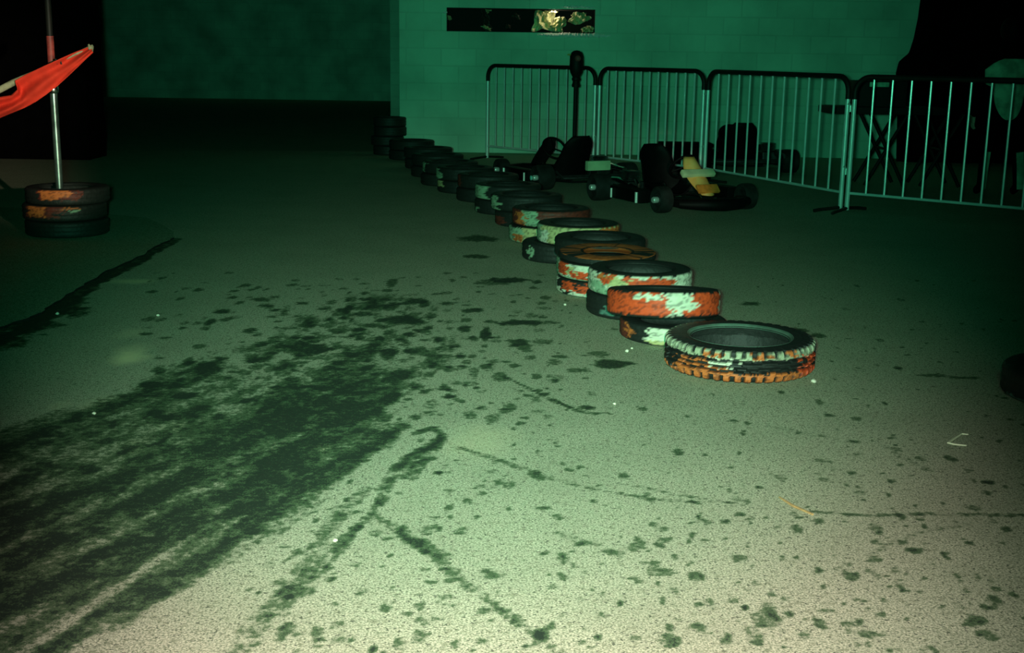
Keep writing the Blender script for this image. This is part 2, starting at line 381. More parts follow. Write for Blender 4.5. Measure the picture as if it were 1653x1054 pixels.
# ================================================================== WALLS
def wall_mat(name, col, dirt=.25):
    m = bpy.data.materials.new(name); m.use_nodes = True; nt = m.node_tree; N = nt.nodes; L = nt.links
    b = N['Principled BSDF']; b.inputs['Roughness'].default_value = .75; b.inputs['Specular IOR Level'].default_value = .25
    tc = N.new('ShaderNodeTexCoord'); sx = N.new('ShaderNodeSeparateXYZ'); cx = N.new('ShaderNodeCombineXYZ')
    L.new(tc.outputs['Object'], sx.inputs[0])
    ad = N.new('ShaderNodeMath'); ad.operation = 'ADD'; L.new(sx.outputs['X'], ad.inputs[0]); L.new(sx.outputs['Y'], ad.inputs[1])
    L.new(ad.outputs[0], cx.inputs[0]); L.new(sx.outputs['Z'], cx.inputs[1])
    br = N.new('ShaderNodeTexBrick'); br.inputs['Scale'].default_value = 1.0
    br.inputs['Brick Width'].default_value = .44; br.inputs['Row Height'].default_value = .215; br.inputs['Mortar Size'].default_value = .010
    br.inputs['Mortar Smooth'].default_value = .4
    br.inputs['Color1'].default_value = (*col, 1); br.inputs['Color2'].default_value = (*[c * .9 for c in col], 1)
    br.inputs['Mortar'].default_value = (*[c * .86 for c in col], 1)
    L.new(cx.outputs[0], br.inputs['Vector'])
    n = N.new('ShaderNodeTexNoise'); n.inputs['Scale'].default_value = 1.5; n.inputs['Detail'].default_value = 8; L.new(tc.outputs['Object'], n.inputs['Vector'])
    r = N.new('ShaderNodeMapRange'); r.inputs[1].default_value = .35; r.inputs[2].default_value = .7; r.inputs[3].default_value = 1.05; r.inputs[4].default_value = 1 - dirt
    L.new(n.outputs['Fac'], r.inputs[0])
    mx = N.new('ShaderNodeMix'); mx.data_type = 'RGBA'; mx.blend_type = 'MULTIPLY'; mx.inputs[0].default_value = 1
    cc = N.new('ShaderNodeCombineColor'); [L.new(r.outputs[0], cc.inputs[i]) for i in range(3)]
    L.new(br.outputs['Color'], mx.inputs[6]); L.new(cc.outputs[0], mx.inputs[7]); L.new(mx.outputs[2], b.inputs['Base Color'])
    bp = N.new('ShaderNodeBump'); bp.inputs['Strength'].default_value = .2; bp.inputs['Distance'].default_value = .01
    inv = N.new('ShaderNodeMath'); inv.operation = 'SUBTRACT'; inv.inputs[0].default_value = 1; L.new(br.outputs['Fac'], inv.inputs[1])
    L.new(inv.outputs[0], bp.inputs['Height']); L.new(bp.outputs['Normal'], b.inputs['Normal'])
    return m
M['wall'] = wall_mat('painted_blockwork', (.60, .90, .70))
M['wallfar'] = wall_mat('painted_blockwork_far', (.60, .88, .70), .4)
WY = 15.9
c0 = onY(645, 120, WY).x
s0 = onY(721, 12, WY); s1 = onY(960, 54, WY)
ZT = 4.6; TH = .3
bm = bmesh.new()
def bx2(bm, x0, x1, y0, y1, z0, z1): box(bm, ((x0 + x1) / 2, (y0 + y1) / 2, (z0 + z1) / 2), (x1 - x0, y1 - y0, z1 - z0))
bx2(bm, c0, s0.x, WY, WY + TH, 0, ZT); bx2(bm, s1.x, 9.6, WY, WY + TH, 0, ZT)
bx2(bm, s0.x, s1.x, WY, WY + TH, 0, s1.z); bx2(bm, s0.x, s1.x, WY, WY + TH, s0.z, ZT)
o = obj('wall_back', bm, M['wall'], smooth=False); o['kind'] = 'structure'
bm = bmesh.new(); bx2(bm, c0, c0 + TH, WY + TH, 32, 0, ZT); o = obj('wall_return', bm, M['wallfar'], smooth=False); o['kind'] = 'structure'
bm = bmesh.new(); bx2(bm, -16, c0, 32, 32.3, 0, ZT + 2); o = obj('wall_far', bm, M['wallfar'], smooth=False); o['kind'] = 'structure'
bm = bmesh.new(); xa = onY(630, 100, 23).x; xb = onY(647, 100, 23).x; bx2(bm, xa, xb + .1, 23, 23.35, 0, ZT); o = obj('trim_2', bm, M['wall'], smooth=False); o['kind'] = 'structure'
# black painted pier at left
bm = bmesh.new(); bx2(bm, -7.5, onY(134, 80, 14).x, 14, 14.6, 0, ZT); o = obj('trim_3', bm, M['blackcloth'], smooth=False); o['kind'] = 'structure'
# niche behind the slot window
bm = bmesh.new()
bx2(bm, s0.x - .05, s1.x + .05, WY + TH + .25, WY + TH + .30, s1.z - .2, s0.z + .2)
bx2(bm, s0.x - .05, s1.x + .05, WY + TH, WY + TH + .3, s1.z - .25, s1.z - .0)
bx2(bm, s0.x - .05, s1.x + .05, WY + TH, WY + TH + .3, s0.z, s0.z + .2)
bx2(bm, s0.x - .1, s0.x - .0, WY + TH, WY + TH + .3, s1.z - .2, s0.z + .2)
bx2(bm, s1.x, s1.x + .1, WY + TH, WY + TH + .3, s1.z - .2, s0.z + .2)
o = obj('window_1', bm, M['niche'], smooth=False); o['kind'] = 'structure'
bm = bmesh.new()
e = .012; y0, y1 = WY + .012, WY + TH
bx2(bm, s0.x, s0.x + e, y0, y1, s1.z, s0.z); bx2(bm, s1.x - e, s1.x, y0, y1, s1.z, s0.z)
bx2(bm, s0.x, s1.x, y0, y1, s1.z, s1.z + e); bx2(bm, s0.x, s1.x, y0, y1, s0.z - e, s0.z)
fr = obj('window_frame', bm, M['niche'], o, smooth=False)

def crumple(name, cx, cz, w, h, seed, m, label, cat, yoff=.06, tilt=0):
    rs = random.Random(seed); bm = bmesh.new(); nx, nz = 22, 12
    g = []
    ph = [rs.uniform(0, 6.28) for _ in range(6)]
    for j in range(nz + 1):
        row = []
        for i in range(nx + 1):
            u = i / nx - .5; v = j / nz - .5
            ed = 1 + .25 * math.sin(5 * u + ph[0]) * (abs(v) * 2) + .18 * math.sin(9 * v + ph[1]) * (abs(u) * 2)
            x = u * w * ed * (1 - .35 * (v + .5)); z = v * h * (1 + .22 * math.sin(7 * u + ph[2]))
            d = .05 * math.sin(14 * u + 6 * v + ph[3]) + .03 * math.sin(22 * u - 9 * v + ph[4]) + .02 * math.sin(31 * u * v * 4 + 17 * u + ph[5])
            row.append(bm.verts.new((x * math.cos(tilt) - z * math.sin(tilt), d * .8, x * math.sin(tilt) + z * math.cos(tilt))))
        g.append(row)
    for j in range(nz):
        for i in range(nx): bm.faces.new((g[j][i], g[j][i + 1], g[j + 1][i + 1], g[j + 1][i]))
    o = obj(name, bm, m); o.location = (cx, WY + .12 + yoff, cz)
    md = o.modifiers.new('s', 'SOLIDIFY'); md.thickness = .008
    tag(o, label, cat, 'scraps of sheeting stuffed into the wall slot'); return o
hz = s0.z - s1.z; cz = (s0.z + s1.z) / 2
def slotx(px): return onY(px, 34, WY + .15).x
crumple('crumpled_sheet', slotx(878), s1.z + .155, .34, .27, 1, M['sheet'], 'large crumpled cream sheet bunched in the middle right of the wall slot', 'sheet')
crumple('crumpled_sheet', slotx(902), s1.z + .11, .17, .18, 2, M['sheet'], 'narrow cream sheet fold leaning right beside the large bunched sheet', 'sheet', -.03, -.5)
crumple('crumpled_sheet', slotx(935), s1.z + .19, .30, .13, 3, M['sheet'], 'cream sheet fold at the right end of the wall slot', 'sheet', .02, .15)
crumple('crumpled_sheet', slotx(948), s1.z + .05, .2, .07, 8, M['sheet'], 'low cream scrap at the bottom right corner of the wall slot', 'sheet', -.05, .1)
crumple('crumpled_sheet', slotx(785), s1.z + .14, .10, .26, 4, M['sheetdark'], 'dark crumpled scrap standing left of centre in the wall slot', 'sheet', 0, .3)
crumple('crumpled_sheet', slotx(788), s1.z + .27, .07, .05, 5, M['sheet'], 'small pale torn tip above the dark scrap in the wall slot', 'sheet', 0, .8)
crumple('crumpled_sheet', slotx(786), s1.z + .05, .12, .035, 6, M['sheet'], 'thin pale fold at the foot of the dark scrap in the wall slot', 'sheet', -.03, -.45)
crumple('crumpled_sheet', slotx(820), s1.z + .07, .07, .05, 7, M['sheetdark'], 'small dark scrap in the middle of the wall slot', 'sheet', 0, .2)
crumple('crumpled_sheet', slotx(834), s1.z + .2, .1, .05, 12, M['sheetdark'], 'small dark raised scrap near the middle of the wall slot', 'sheet', 0, -.4)
crumple('crumpled_sheet', slotx(725), s1.z + .17, .05, .07, 9, M['sheet'], 'tiny pale scrap at the left end of the wall slot', 'sheet', -.08, .9)
crumple('crumpled_sheet', slotx(888), s0.z - .03, .2, .018, 10, M['sheet'], 'thin pale strip hanging at the top of the wall slot', 'sheet', -.02, .02)
def foam(px0, px1, py, th, seed, label):
    rs = random.Random(seed); bm = bmesh.new(); n = 60; a = onY(px0, py, WY); b = onY(px1, py, WY); pts = []; rr = []
    for i in range(n + 1):
        t = i / n; p = a.lerp(b, t); pts.append(Vector((p.x, WY - .004, a.z + rs.uniform(-.008, .008)))); 
        rr.append(th * (.55 + .6 * rs.random()) * min(1, 4 * t + .25, 4 * (1 - t) + .25))
    tube(bm, pts, rr, 7); o = obj('foam_strip', bm, M['foam']); tag(o, label, 'foam strip'); return o
foam(868, 986, 56.2, .030, 1, 'ragged white foam strip along the lower right edge of the wall slot')
foam(905, 962, 11, .018, 2, 'ragged white foam strip along the upper right edge of the wall slot')
foam(716, 722, 20, .012, 3, 'tiny white foam dab at the upper left corner of the wall slot')

# ================================================================== TYRES
COLR = {'r': (.78, .085, .022), 'w': (.72, .74, .58), 'k': (.016, .02, .018), 'g': (.30, .46, .30), 'y': (.55, .52, .25), 'o': (.62, .16, .04), 't': (.10, .22, .18), 'd': (.16, .03, .02), 'q': (.40, .44, .30)}
def tyre_mesh(R, h, ri, pattern, seed, chunky=False, face='k', seg=None):
    rs = np.random.RandomState(seed)
    seg = seg or (288 if chunky else 128)
    # closed C-shaped section : outer then inner
    tread = [(R * 1.0, t) for t in np.linspace(.16, .84, 17 if chunky else 11)]
    out = [(ri, .10), (ri + .012, .03), (ri + (R - ri) * .45, .0), (R * .955, .03), (R * .985, .09)] + tread + \
          [(R * .985, .91), (R * .955, .97), (ri + (R - ri) * .45, 1.0), (ri + .012, .97), (ri, .90)]
    inn = [(ri + .010, .86), (ri + (R - ri) * .45, .92), (R * .93, .86), (R * .965, .5), (R * .93, .14), (ri + (R - ri) * .45, .08), (ri + .010, .14)]
    prof = out + inn; n = len(prof); no = len(out)
    co_, colr = [], []
    th = np.arange(seg) / seg * 2 * PI
    for k in range(seg):
        a = th[k]
        tri = abs(((a * 14 / (2 * PI)) % 1) * 2 - 1) - .5
        for i, (r, t) in enumerate(prof):
            rr, zz = r, t * h
            istr = 5 <= i < 5 + len(tread)
            if chunky:
                if istr:
                    for gc in (.36, .50, .66):
                        dz = abs(t - (gc + tri * .055))
                        if dz < .034: rr -= .013
                    if (t > .76 or t < .24) and ((a * 44 / (2 * PI)) % 1) < .36: rr -= .014
                elif no - 5 <= i <= no - 4 or i in (3, 4):
                    if ((a * 44 / (2 * PI)) % 1) < .36: rr -= .012
            elif istr:
                for gc in (.34, .66):
                    if abs(t - gc) < .04: rr -= .004
                if ((a * 40 / (2 * PI)) % 1) < .3 and (t > .8 or t < .2): rr -= .005
            co_.append((rr * math.cos(a), rr * math.sin(a), zz))
    # paint
    dash = np.array([p[0] for p in prof]); tt = np.array([p[1] for p in prof])
    A = (np.degrees(th) + 90 + 180) % 360 - 180                       # 0 faces -Y (towards the camera), + to the right
    Ag = np.repeat(A, n); Tg = np.tile(tt, seg); Rg = np.tile(dash, seg); idx = np.tile(np.arange(n), seg)
    nz = fbm(Ag * .09 + 50, Tg * 5, 3, seed % 40); nz2 = fbm(Ag * .35 + 90, Tg * 9, 3, seed % 37 + 3); nz3 = fbm(Ag * .9 + 150, Tg * 14, 2, seed % 31 + 6)
    col = np.tile(np.array(COLR['k']), (seg * n, 1))
    Aw = Ag + (nz - .5) * 34
    onT = (idx >= 4) & (idx <= no - 5)
    for a0, a1, c, t0, t1 in pattern:
        msk = onT & (Aw >= a0) & (Aw < a1) & (Tg + (nz2 - .5) * .25 >= t0) & (Tg + (nz2 - .5) * .25 <= t1)
        col[msk] = COLR[c]
    # wear: chips through to rubber
    chip = onT & ((nz2 > .64) | (nz3 > .70)); col[chip] = col[chip] * .45 + np.array(COLR['k']) * .4
    col *= (.78 + .42 * nz3)[:, None]
    fm = (idx >= no - 5) & (idx < no); inner = idx >= no
    if face != 'k':
        msk = fm & (nz > .42); col[msk] = np.array(COLR[face]) * (.5 + .6 * nz2[msk])[:, None]
        col[inner] = np.array(COLR[face]) * .7
    if chunky:
        co_np = np.array(co_); rad = np.hypot(co_np[:, 0], co_np[:, 1])
        low = onT & (rad < R - .006); col[low] = np.array(COLR['k']) * .7
    co_ = np.array(co_, np.float32)
    me = bpy.data.meshes.new('tyre')
    faces = []
    for k in range(seg):
        b0 = k * n; b1 = ((k + 1) % seg) * n
        for i in range(n):
            j = (i + 1) % n
            faces.append((b0 + i, b1 + i, b1 + j, b0 + j))
    me.from_pydata(co_.tolist(), [], faces)
    ca = me.color_attributes.new('paint', 'FLOAT_COLOR', 'POINT')
    ca.data.foreach_set('color', np.concatenate([np.clip(col, 0, 1), np.ones((len(col), 1))], 1).astype(np.float32).ravel())
    if not chunky: me.polygons.foreach_set('use_smooth', [True] * len(me.polygons))
    me.materials.append(M['tyrepaint'])
    return me
_seed = [1]
def tyre(x, y, z, R, h, pattern, label, chunky=False, tilt=(0, 0), face='k', ri=None, group=None, bead=True):
    _seed[0] += 1; ri = ri or R * .62
    me = tyre_mesh(R, h, ri, pattern, _seed[0], chunky, face, None if y < 9 else 72)
    o = bpy.data.objects.new('tyre', me); COL.objects.link(o)
    o.location = (x, y, z); o.rotation_euler = (tilt[0], tilt[1], 0)
    tag(o, label, 'tyre', group)
    if bead:
        bm = bmesh.new(); lathe(bm, [(ri - .001, h * .88), (ri + .006, h * .945), (ri + .016, h * .985), (ri + .012, h * .90)], 96 if chunky else 48, closed=True)
        bmat = M['beadgrey'] if chunky else M['rubber']
        obj('bead', bm, bmat, o)
    return o
M['beadgrey'] = mat('worn_bead_rubber', (.13, .22, .17), .5, noise=.5, nscale=10)
def stack_c(cx, d, R):            # ground centre from column and front-contact depth
    return gd(cx, d + R)
G = 'tyres of the red and white barrier line'
# A : the lone front tyre
p = stack_c(1192, 4.66, .306)
tyre(p.x, p.y, 0, .306, .135, [(-180, 180, 'q', .72, 1), (-180, 180, 'o', 0, .30), (-75, -20, 'o', .0, .62), (-100, -60, 'k', .2, .7), (-30, -5, 'w', .45, .7), (45, 70, 'r', .15, .72),
     (-8, 35, 'k', .30, .68), (-35, -22, 'o', .75, .9), (0, 12, 'o', .75, .92), (30, 42, 'o', .75, .92), (70, 110, 'k', .2, .9)],
     'lone black chunky tyre with zigzag tread at the front end of the tyre line', chunky=True, ri=.20)
# B
p = stack_c(1086, 5.27, .243)
tyre(p.x, p.y, 0, .243, .085, [(-180, -70, 'd', 0, 1), (-58, -32, 'k', 0, 1), (-32, 22, 'w', .25, 1), (22, 100, 'r', .35, 1), (-70, -58, 'o', .2, 1), (-32, 60, 'y', 0, .3)],
     'black, white and red tyre on the floor under the tilted orange tyre', group=G)
tyre(p.x - .05, p.y - .01, .100, .255, .122, [(-180, 180, 'r', .12, .95), (-4, 14, 'w', .1, 1), (-34, -12, 'w', .66, .86), (12, 26, 'w', .3, .6), (72, 120, 'w', .1, .95), (-180, 180, 'k', .0, .10), (-180, 180, 'k', .93, 1)],
     'bright orange tyre with white patch, tilted forward on the second stack', tilt=(math.radians(-7), 0), group=G)
# C
p = stack_c(1031, 5.78, .258)
tyre(p.x, p.y, 0, .262, .11, [(-180, -60, 'k', 0, 1), (-50, -30, 't', .2, .6)], 'black unpainted tyre at the foot of the third stack, behind the tilted orange tyre', group=G)
tyre(p.x, p.y, .11, .256, .118, [(-180, 180, 'w', 0, .95), (-75, -40, 'g', .0, .55), (-50, -36, 'r', .5, .9), (-24, 30, 'r', .12, .85), (-62, -40, 'o', .7, .85), (-36, -18, 'y', .2, .8), (30, 90, 'w', 0, .9)],
     'white tyre with a long orange band, on top of the third stack', face='k', group=G)
# D
p = stack_c(975, 6.33, .257)
tyre(p.x - .01, p.y, 0, .25, .085, [(-180, -60, 'w', 0, 1), (-58, -38, 'r', .3, .9), (-80, -58, 'k', .4, 1), (-50, -20, 'w', 0, .35), (-30, 40, 'r', .3, .9)],
     'scuffed white and red tyre at the floor of the fourth stack', group=G)
tyre(p.x, p.y, .085, .252, .088, [(-180, 180, 'w', 0, 1), (-85, -55, 'r', .25, 1), (-45, -25, 'r', .05, .6), (-55, -44, 'y', .3, .8), (-180, 180, 'g', 0, .16)],
     'red and cream tyre in the middle of the fourth stack', group=G)
tyre(p.x + .015, p.y + .04, .178, .262, .035, [(-180, 180, 'k', 0, 1)], 'thin dark tyre with worn orange side face on top of the fourth stack', face='o', tilt=(math.radians(1.5), 0), ri=.13, group=G)
# E
p = stack_c(967, 6.85, .255)
tyre(p.x, p.y, 0, .25, .11, [(-180, 180, 'g', 0, 1)], 'pale green painted tyre at the floor between the fourth stack and the dark top tyre', group=G)
tyre(p.x, p.y, .11, .262, .115, [(-180, 180, 'k', 0, 1)], 'black tyre with pale floor showing through its hole, on top of the fifth stack', group=G)
# F
p = stack_c(932, 7.38, .25)
tyre(p.x - .09, p.y + .02, 0, .255, .115, [(-180, 180, 'k', 0, 1), (-60, -48, 'g', .2, .8)], 'black tyre pushed out left at the foot of the sixth stack', group=G)
tyre(p.x, p.y - .01, .115, .255, .12, [(-180, 180, 'y', .3, 1), (-95, -66, 'g', 0, 1), (-66, -45, 'w', 0, .7), (-50, -35, 'y', 0, 1), (-35, 50, 'y', .6, 1), (30, 90, 'o', .6, .9)],
     'cream and pale green tyre with a yellow rim on the sixth stack', group=G)
# H..
def pair(cx, d, pats, labs, R=.265, n=2, offs=(0, 0)):
    p = stack_c(cx, d, R); z = 0
    for i in range(n):
        ox = random.uniform(-.02, .02) + (offs[i] if i < len(offs) else 0)
        tyre(p.x + ox, p.y, z, R, .115, pats[i], labs[i], group=G, bead=(i == n - 1)); z += .1155
K = [(-180, 180, 'k', 0, 1)]
pair(885, 8.15, [[(-180, 180, 'g', 0, .9), (-60, -40, 'o', .1, .5), (-40, 40, 'y', 0, 1)], [(-180, 180, 'd', 0, 1), (-62, -44, 'o', .1, .8), (-44, -20, 'g', 0, 1)]],
     ['pale green and yellow tyre at the foot of the seventh stack', 'dark tyre with a small bright orange patch on the seventh stack'])
pair(852, 8.95, [[(-180, 180, 'k', 0, 1), (-80, -50, 'd', 0, .6)], [(-180, 180, 'k', 0, 1), (-82, -50, 'g', 0, 1)]],
     ['dark reddish tyre at the foot of the eighth stack', 'tyre with a pale green end on top of the eighth stack'])
pair(822, 9.65, [[(-180, -30, 'k', 0, 1), (-80, -60, 'g', .1, .5)], [(-180, -40, 'g', .0, 1), (-40, -10, 'k', 0, 1)]],
     ['dark tyre at the foot of the ninth stack', 'tyre with a yellow green crescent on its left, topping the ninth stack'])
pair(788, 10.45, [K, [(-180, -60, 'd', 0, 1)]], ['black tyre at the foot of the tenth stack', 'dull maroon tyre on top of the tenth stack'])
pair(752, 11.1, [[(-180, -50, 'y', .5, 1)], [(-180, -55, 'g', .1, .9)]], ['dark tyre with a thin yellow edge, foot of the eleventh stack', 'tyre with pale cream green patch, top of the eleventh stack'])
pair(727, 11.7, [K, [(-95, -60, 'g', .1, .9)]], ['black tyre at the foot of the twelfth stack', 'tyre with a dull green scuff on top of the twelfth stack'])
pair(706, 12.5, [K, K], ['black tyre at the foot of the thirteenth stack', 'black tyre topping the thirteenth stack'])
pair(690, 13.4, [K, K], ['black tyre at the foot of the fourteenth stack', 'black tyre topping the fourteenth stack, near the wall corner'])
pair(664, 14.5, [K, K], ['black tyre at the foot of the low stack before the wall corner', 'black tyre topping the low stack before the wall corner'])
pair(628, 15.2, [K, K, K, K], ['lowest black tyre of the tall stack by the wall corner', 'second black tyre up in the tall stack by the wall corner', 'third black tyre up in the tall stack by the wall corner', 'topmost black tyre of the tall stack by the wall corner'], n=4, R=.2)
# tyres round the pole at left
p = stack_c(110, 8.05, .27); PL = p.copy()
G2 = 'tyres stacked round the steel pole'
for i, (pt, lab) in enumerate([(K, 'black bottom tyre of the stack round the steel pole'), ([(-40, 10, 'd', .25, .95), (-34, -8, 'o', .3, 1), (10, 40, 'o', .75, .9), (22, 34, 'g', .6, .72)], 'middle tyre with orange and red scuffs, round the steel pole'),
                    ([(-25, 35, 'd', .35, 1), (-14, 14, 'o', .35, .8), (-20, 22, 'o', .55, 1)], 'top tyre with a dull red smear, round the steel pole')]):
    tyre(p.x + (0, -.01, .015)[i], p.y, SL + i * .108, .27, .107, pt, lab, group=G2)
# cut-off tyre at the right edge
p = stack_c(1745, 4.28, .28)
tyre(p.x, p.y, 0, .29, .115, [(-90, 0, 't', .0, .15)], 'black tyre cut off by the right edge of the picture')

# ================================================================== POLE + FLAG
pole = empty('steel_pole', (PL.x, PL.y, SL)); q = onY(94, 270, PL.y); pole.location.x = q.x
tag(pole, 'tall slim steel pole with a red band, rising from the tyre stack at left', 'pole')
bm = bmesh.new(); lathe(bm, [(0, 0), (.12, 0), (.12, .012), (.03, .02), (0, .02)], 24); obj('base_plate', bm, M['blackpaint'], pole)
bm = bmesh.new(); tube(bm, [(0, 0, .01), (0, 0, .95)], .024, 14); obj('lower_tube', bm, M['polesteel'], pole)
bm = bmesh.new(); tube(bm, [(0, 0, .95), (0, 0, 1.30)], .0235, 14); obj('painted_band', bm, M['redpaint'], pole)
bm = bmesh.new(); tube(bm, [(0, 0, 1.30), (0, 0, 3.6)], .020, 14); obj('upper_tube', bm, M['darktube'], pole)
bm = bmesh.new(); lathe(bm, [(.026, .93), (.034, .94), (.034, .975), (.026, .985)], 18); tube(bm, [(-.03, -.025, .957), (-.03, -.045, .957)], .012, 8); obj('collar', bm, M['chrome'], pole)
FY = PL.y - .09
fl_ = empty('marshal_flag', onY(152, 76, FY)); tag(fl_, 'red cloth flag on a pale wooden staff, tied across the steel pole', 'flag')
org = fl_.location.copy()
def fp(px, py, dy=0): return onY(px, py, FY + dy) - org
bm = bmesh.new(); tube(bm, [fp(-120, 205), fp(-20, 155), fp(22, 133), fp(60, 115), fp(100, 97), fp(150, 74)], [.022, .022, .021, .012, .011, .010], 12); obj('staff', bm, M['staff'], fl_)
bm = bmesh.new(); tube(bm, [fp(143, 72, -.01), fp(147, 78, -.02), fp(148, 84, .01)], [.006, .018, .008], 10); obj('tie_knot', bm, M['staff'], fl_)
bm = bmesh.new()
for dx in (-3, 4): tube(bm, [fp(93 + dx, 96, -.02), fp(95 + dx, 103, -.02), fp(96 + dx, 103, .13), fp(94 + dx, 96, .13)], .005, 6, closed=True)
obj('cable_tie', bm, M['blackpaint'], fl_)
topc = [(-60, 152), (-30, 151), (0, 156), (18, 153), (28, 144), (24, 130), (40, 121), (70, 107), (100, 94), (125, 83), (146, 75)]
botc = [(-60, 212), (-30, 203), (0, 191), (22, 182), (40, 174), (58, 164), (74, 153), (92, 139), (108, 124), (128, 105), (150, 84)]
def interp(c, t):
    f = t * (len(c) - 1); i = min(int(f), len(c) - 2); f -= i
    return (c[i][0] * (1 - f) + c[i + 1][0] * f, c[i][1] * (1 - f) + c[i + 1][1] * f)
bm = bmesh.new(); g = []; nu, nv = 90, 24
for i in range(nu + 1):
    t = i / nu; a = interp(topc, t); b = interp(botc, t); row = []
    for j in range(nv + 1):
        s = j / nv; px = a[0] * (1 - s) + b[0] * s; py = a[1] * (1 - s) + b[1] * s
        dy = -.02 - .035 * math.sin(s * PI * 3.2 + t * 2.5) * (1 - t * .75) - .012 * math.sin(t * 19 + s * 4)
        row.append(bm.verts.new(fp(px, py, dy)))
    g.append(row)
for i in range(nu):
    for j in range(nv): bm.faces.new((g[i][j], g[i + 1][j], g[i + 1][j + 1], g[i][j + 1]))
fo = obj('cloth', bm, M['red'], fl_); md = fo.modifiers.new('s', 'SOLIDIFY'); md.thickness = .004

# ================================================================== CROWD BARRIERS
def barrier(A, B, label, hooks=True, nb=11):
    A = Vector(A); B = Vector(B); v = B - A; Ln = v.length; ang = math.atan2(v.y, v.x)
    t = empty('crowd_barrier', (A.x, A.y, 0), ang); tag(t, label, 'crowd barrier', 'steel crowd barriers before the green wall')
    g = .035; x0, x1 = g, Ln - g; ht = 1.10; r = .019; cr = .13
    bm = bmesh.new(); pts = [Vector((x0, 0, ht - cr - .05))] + arc((x0 + cr, 0, ht - cr), cr, 180, 90, 8) + arc((x1 - cr, 0, ht - cr), cr, 90, 0, 8) + [Vector((x1, 0, ht - cr - .05))]
    tube(bm, pts, r + .003, 12); obj('top_rail', bm, M['darktube'], t)
    for x in (x0, x1):
        bm = bmesh.new(); tube(bm, [(x, 0, .02), (x, 0, ht - cr - .04)], r, 12); obj('side_post', bm, M['steel'], t)
        bm = bmesh.new(); tube(bm, [(x, -.26, .015), (x, -.2, .022), (x, 0, .035), (x, .2, .022), (x, .26, .015)], .014, 10); obj('foot', bm, M['darktube'], t)
    bm = bmesh.new(); tube(bm, [(x0, 0, .16), (x1, 0, .16)], .012, 10); obj('bottom_rail', bm, M['steel'], t)
    for k in range(nb):
        x = x0 + (x1 - x0) * (k + 1) / (nb + 1)
        bm = bmesh.new(); tube(bm, [(x, 0, .16), (x, 0, ht - .01)], .0092, 8); obj('bar', bm, M['steel'], t)
    for z in (.87, .36):
        bm = bmesh.new(); tube(bm, [(x1 + .0, 0, z), (x1 + .035, -.012, z + .02), (x1 + .055, -.012, z), (x1 + .055, -.012, z - .05)], .007, 8); obj('hook', bm, M['hub'], t)
    return t
j = [gd(783, 14.9), gd(960.5, 13.6), gd(1133, 12.35), gd(1360, 10.25), gd(1760, 9.0)]
barrier(j[0], j[1], 'leftmost steel crowd barrier, standing behind the dark signal post')
barrier(j[1], j[2], 'second crowd barrier from the left, behind the parked kart with the cream panel')
barrier(j[2], j[3], 'third crowd barrier from the left, in front of the parked black kart')
barrier(j[3], j[4], 'rightmost crowd barrier, in front of the person and folding table')

# ================================================================== SIGNAL POST
q = gd(926, 13.48)
sp_ = empty('signal_post', q); tag(sp_, 'dark post with a rounded lamp head, standing before the leftmost crowd barrier', 'signal post')
bm = bmesh.new(); lathe(bm, [(0, 0), (.12, 0), (.12, .03), (.06, .05), (.03, .06), (0, .06)], 28); obj('base', bm, M['blackpaint'], sp_)
bm = bmesh.new(); tube(bm, [(0, 0, .04), (0, 0, .93)], .023, 14); obj('pole', bm, M['blackpaint'], sp_)
bm = bmesh.new(); lathe(bm, [(.023, .90), (.042, .90), (.044, .925), (.036, .945), (.036, .965), (.046, .975), (.044, 1.0), (.024, 1.0)], 20, closed=True); obj('collar', bm, M['blackpaint'], sp_)
bm = bmesh.new(); lathe(bm, [(0, .99), (.036, 1.0), (.062, 1.05), (.074, 1.10), (.072, 1.17), (.070, 1.22), (.056, 1.262), (.03, 1.28), (0, 1.285)], 28); hd = obj('lamp_head', bm, M['blackpaint'], sp_)
bm = bmesh.new(); lathe(bm, [(0, 0), (.03, 0), (.032, .012), (.02, .02), (0, .022)], 18, mt=Matrix.Translation((.012, -.068, 1.2)) @ Matrix.Rotation(PI / 2, 4, 'X')); obj('lens', bm, M['redpaint'], hd)
bm = bmesh.new(); tube(bm, [(-.06, 0, 1.235), (-.085, -.01, 1.24), (-.10, -.01, 1.235)], [.01, .009, .004], 8); x_ = obj('tab', bm, M['yellow'], hd); x_['label'] = 'small yellow tab'

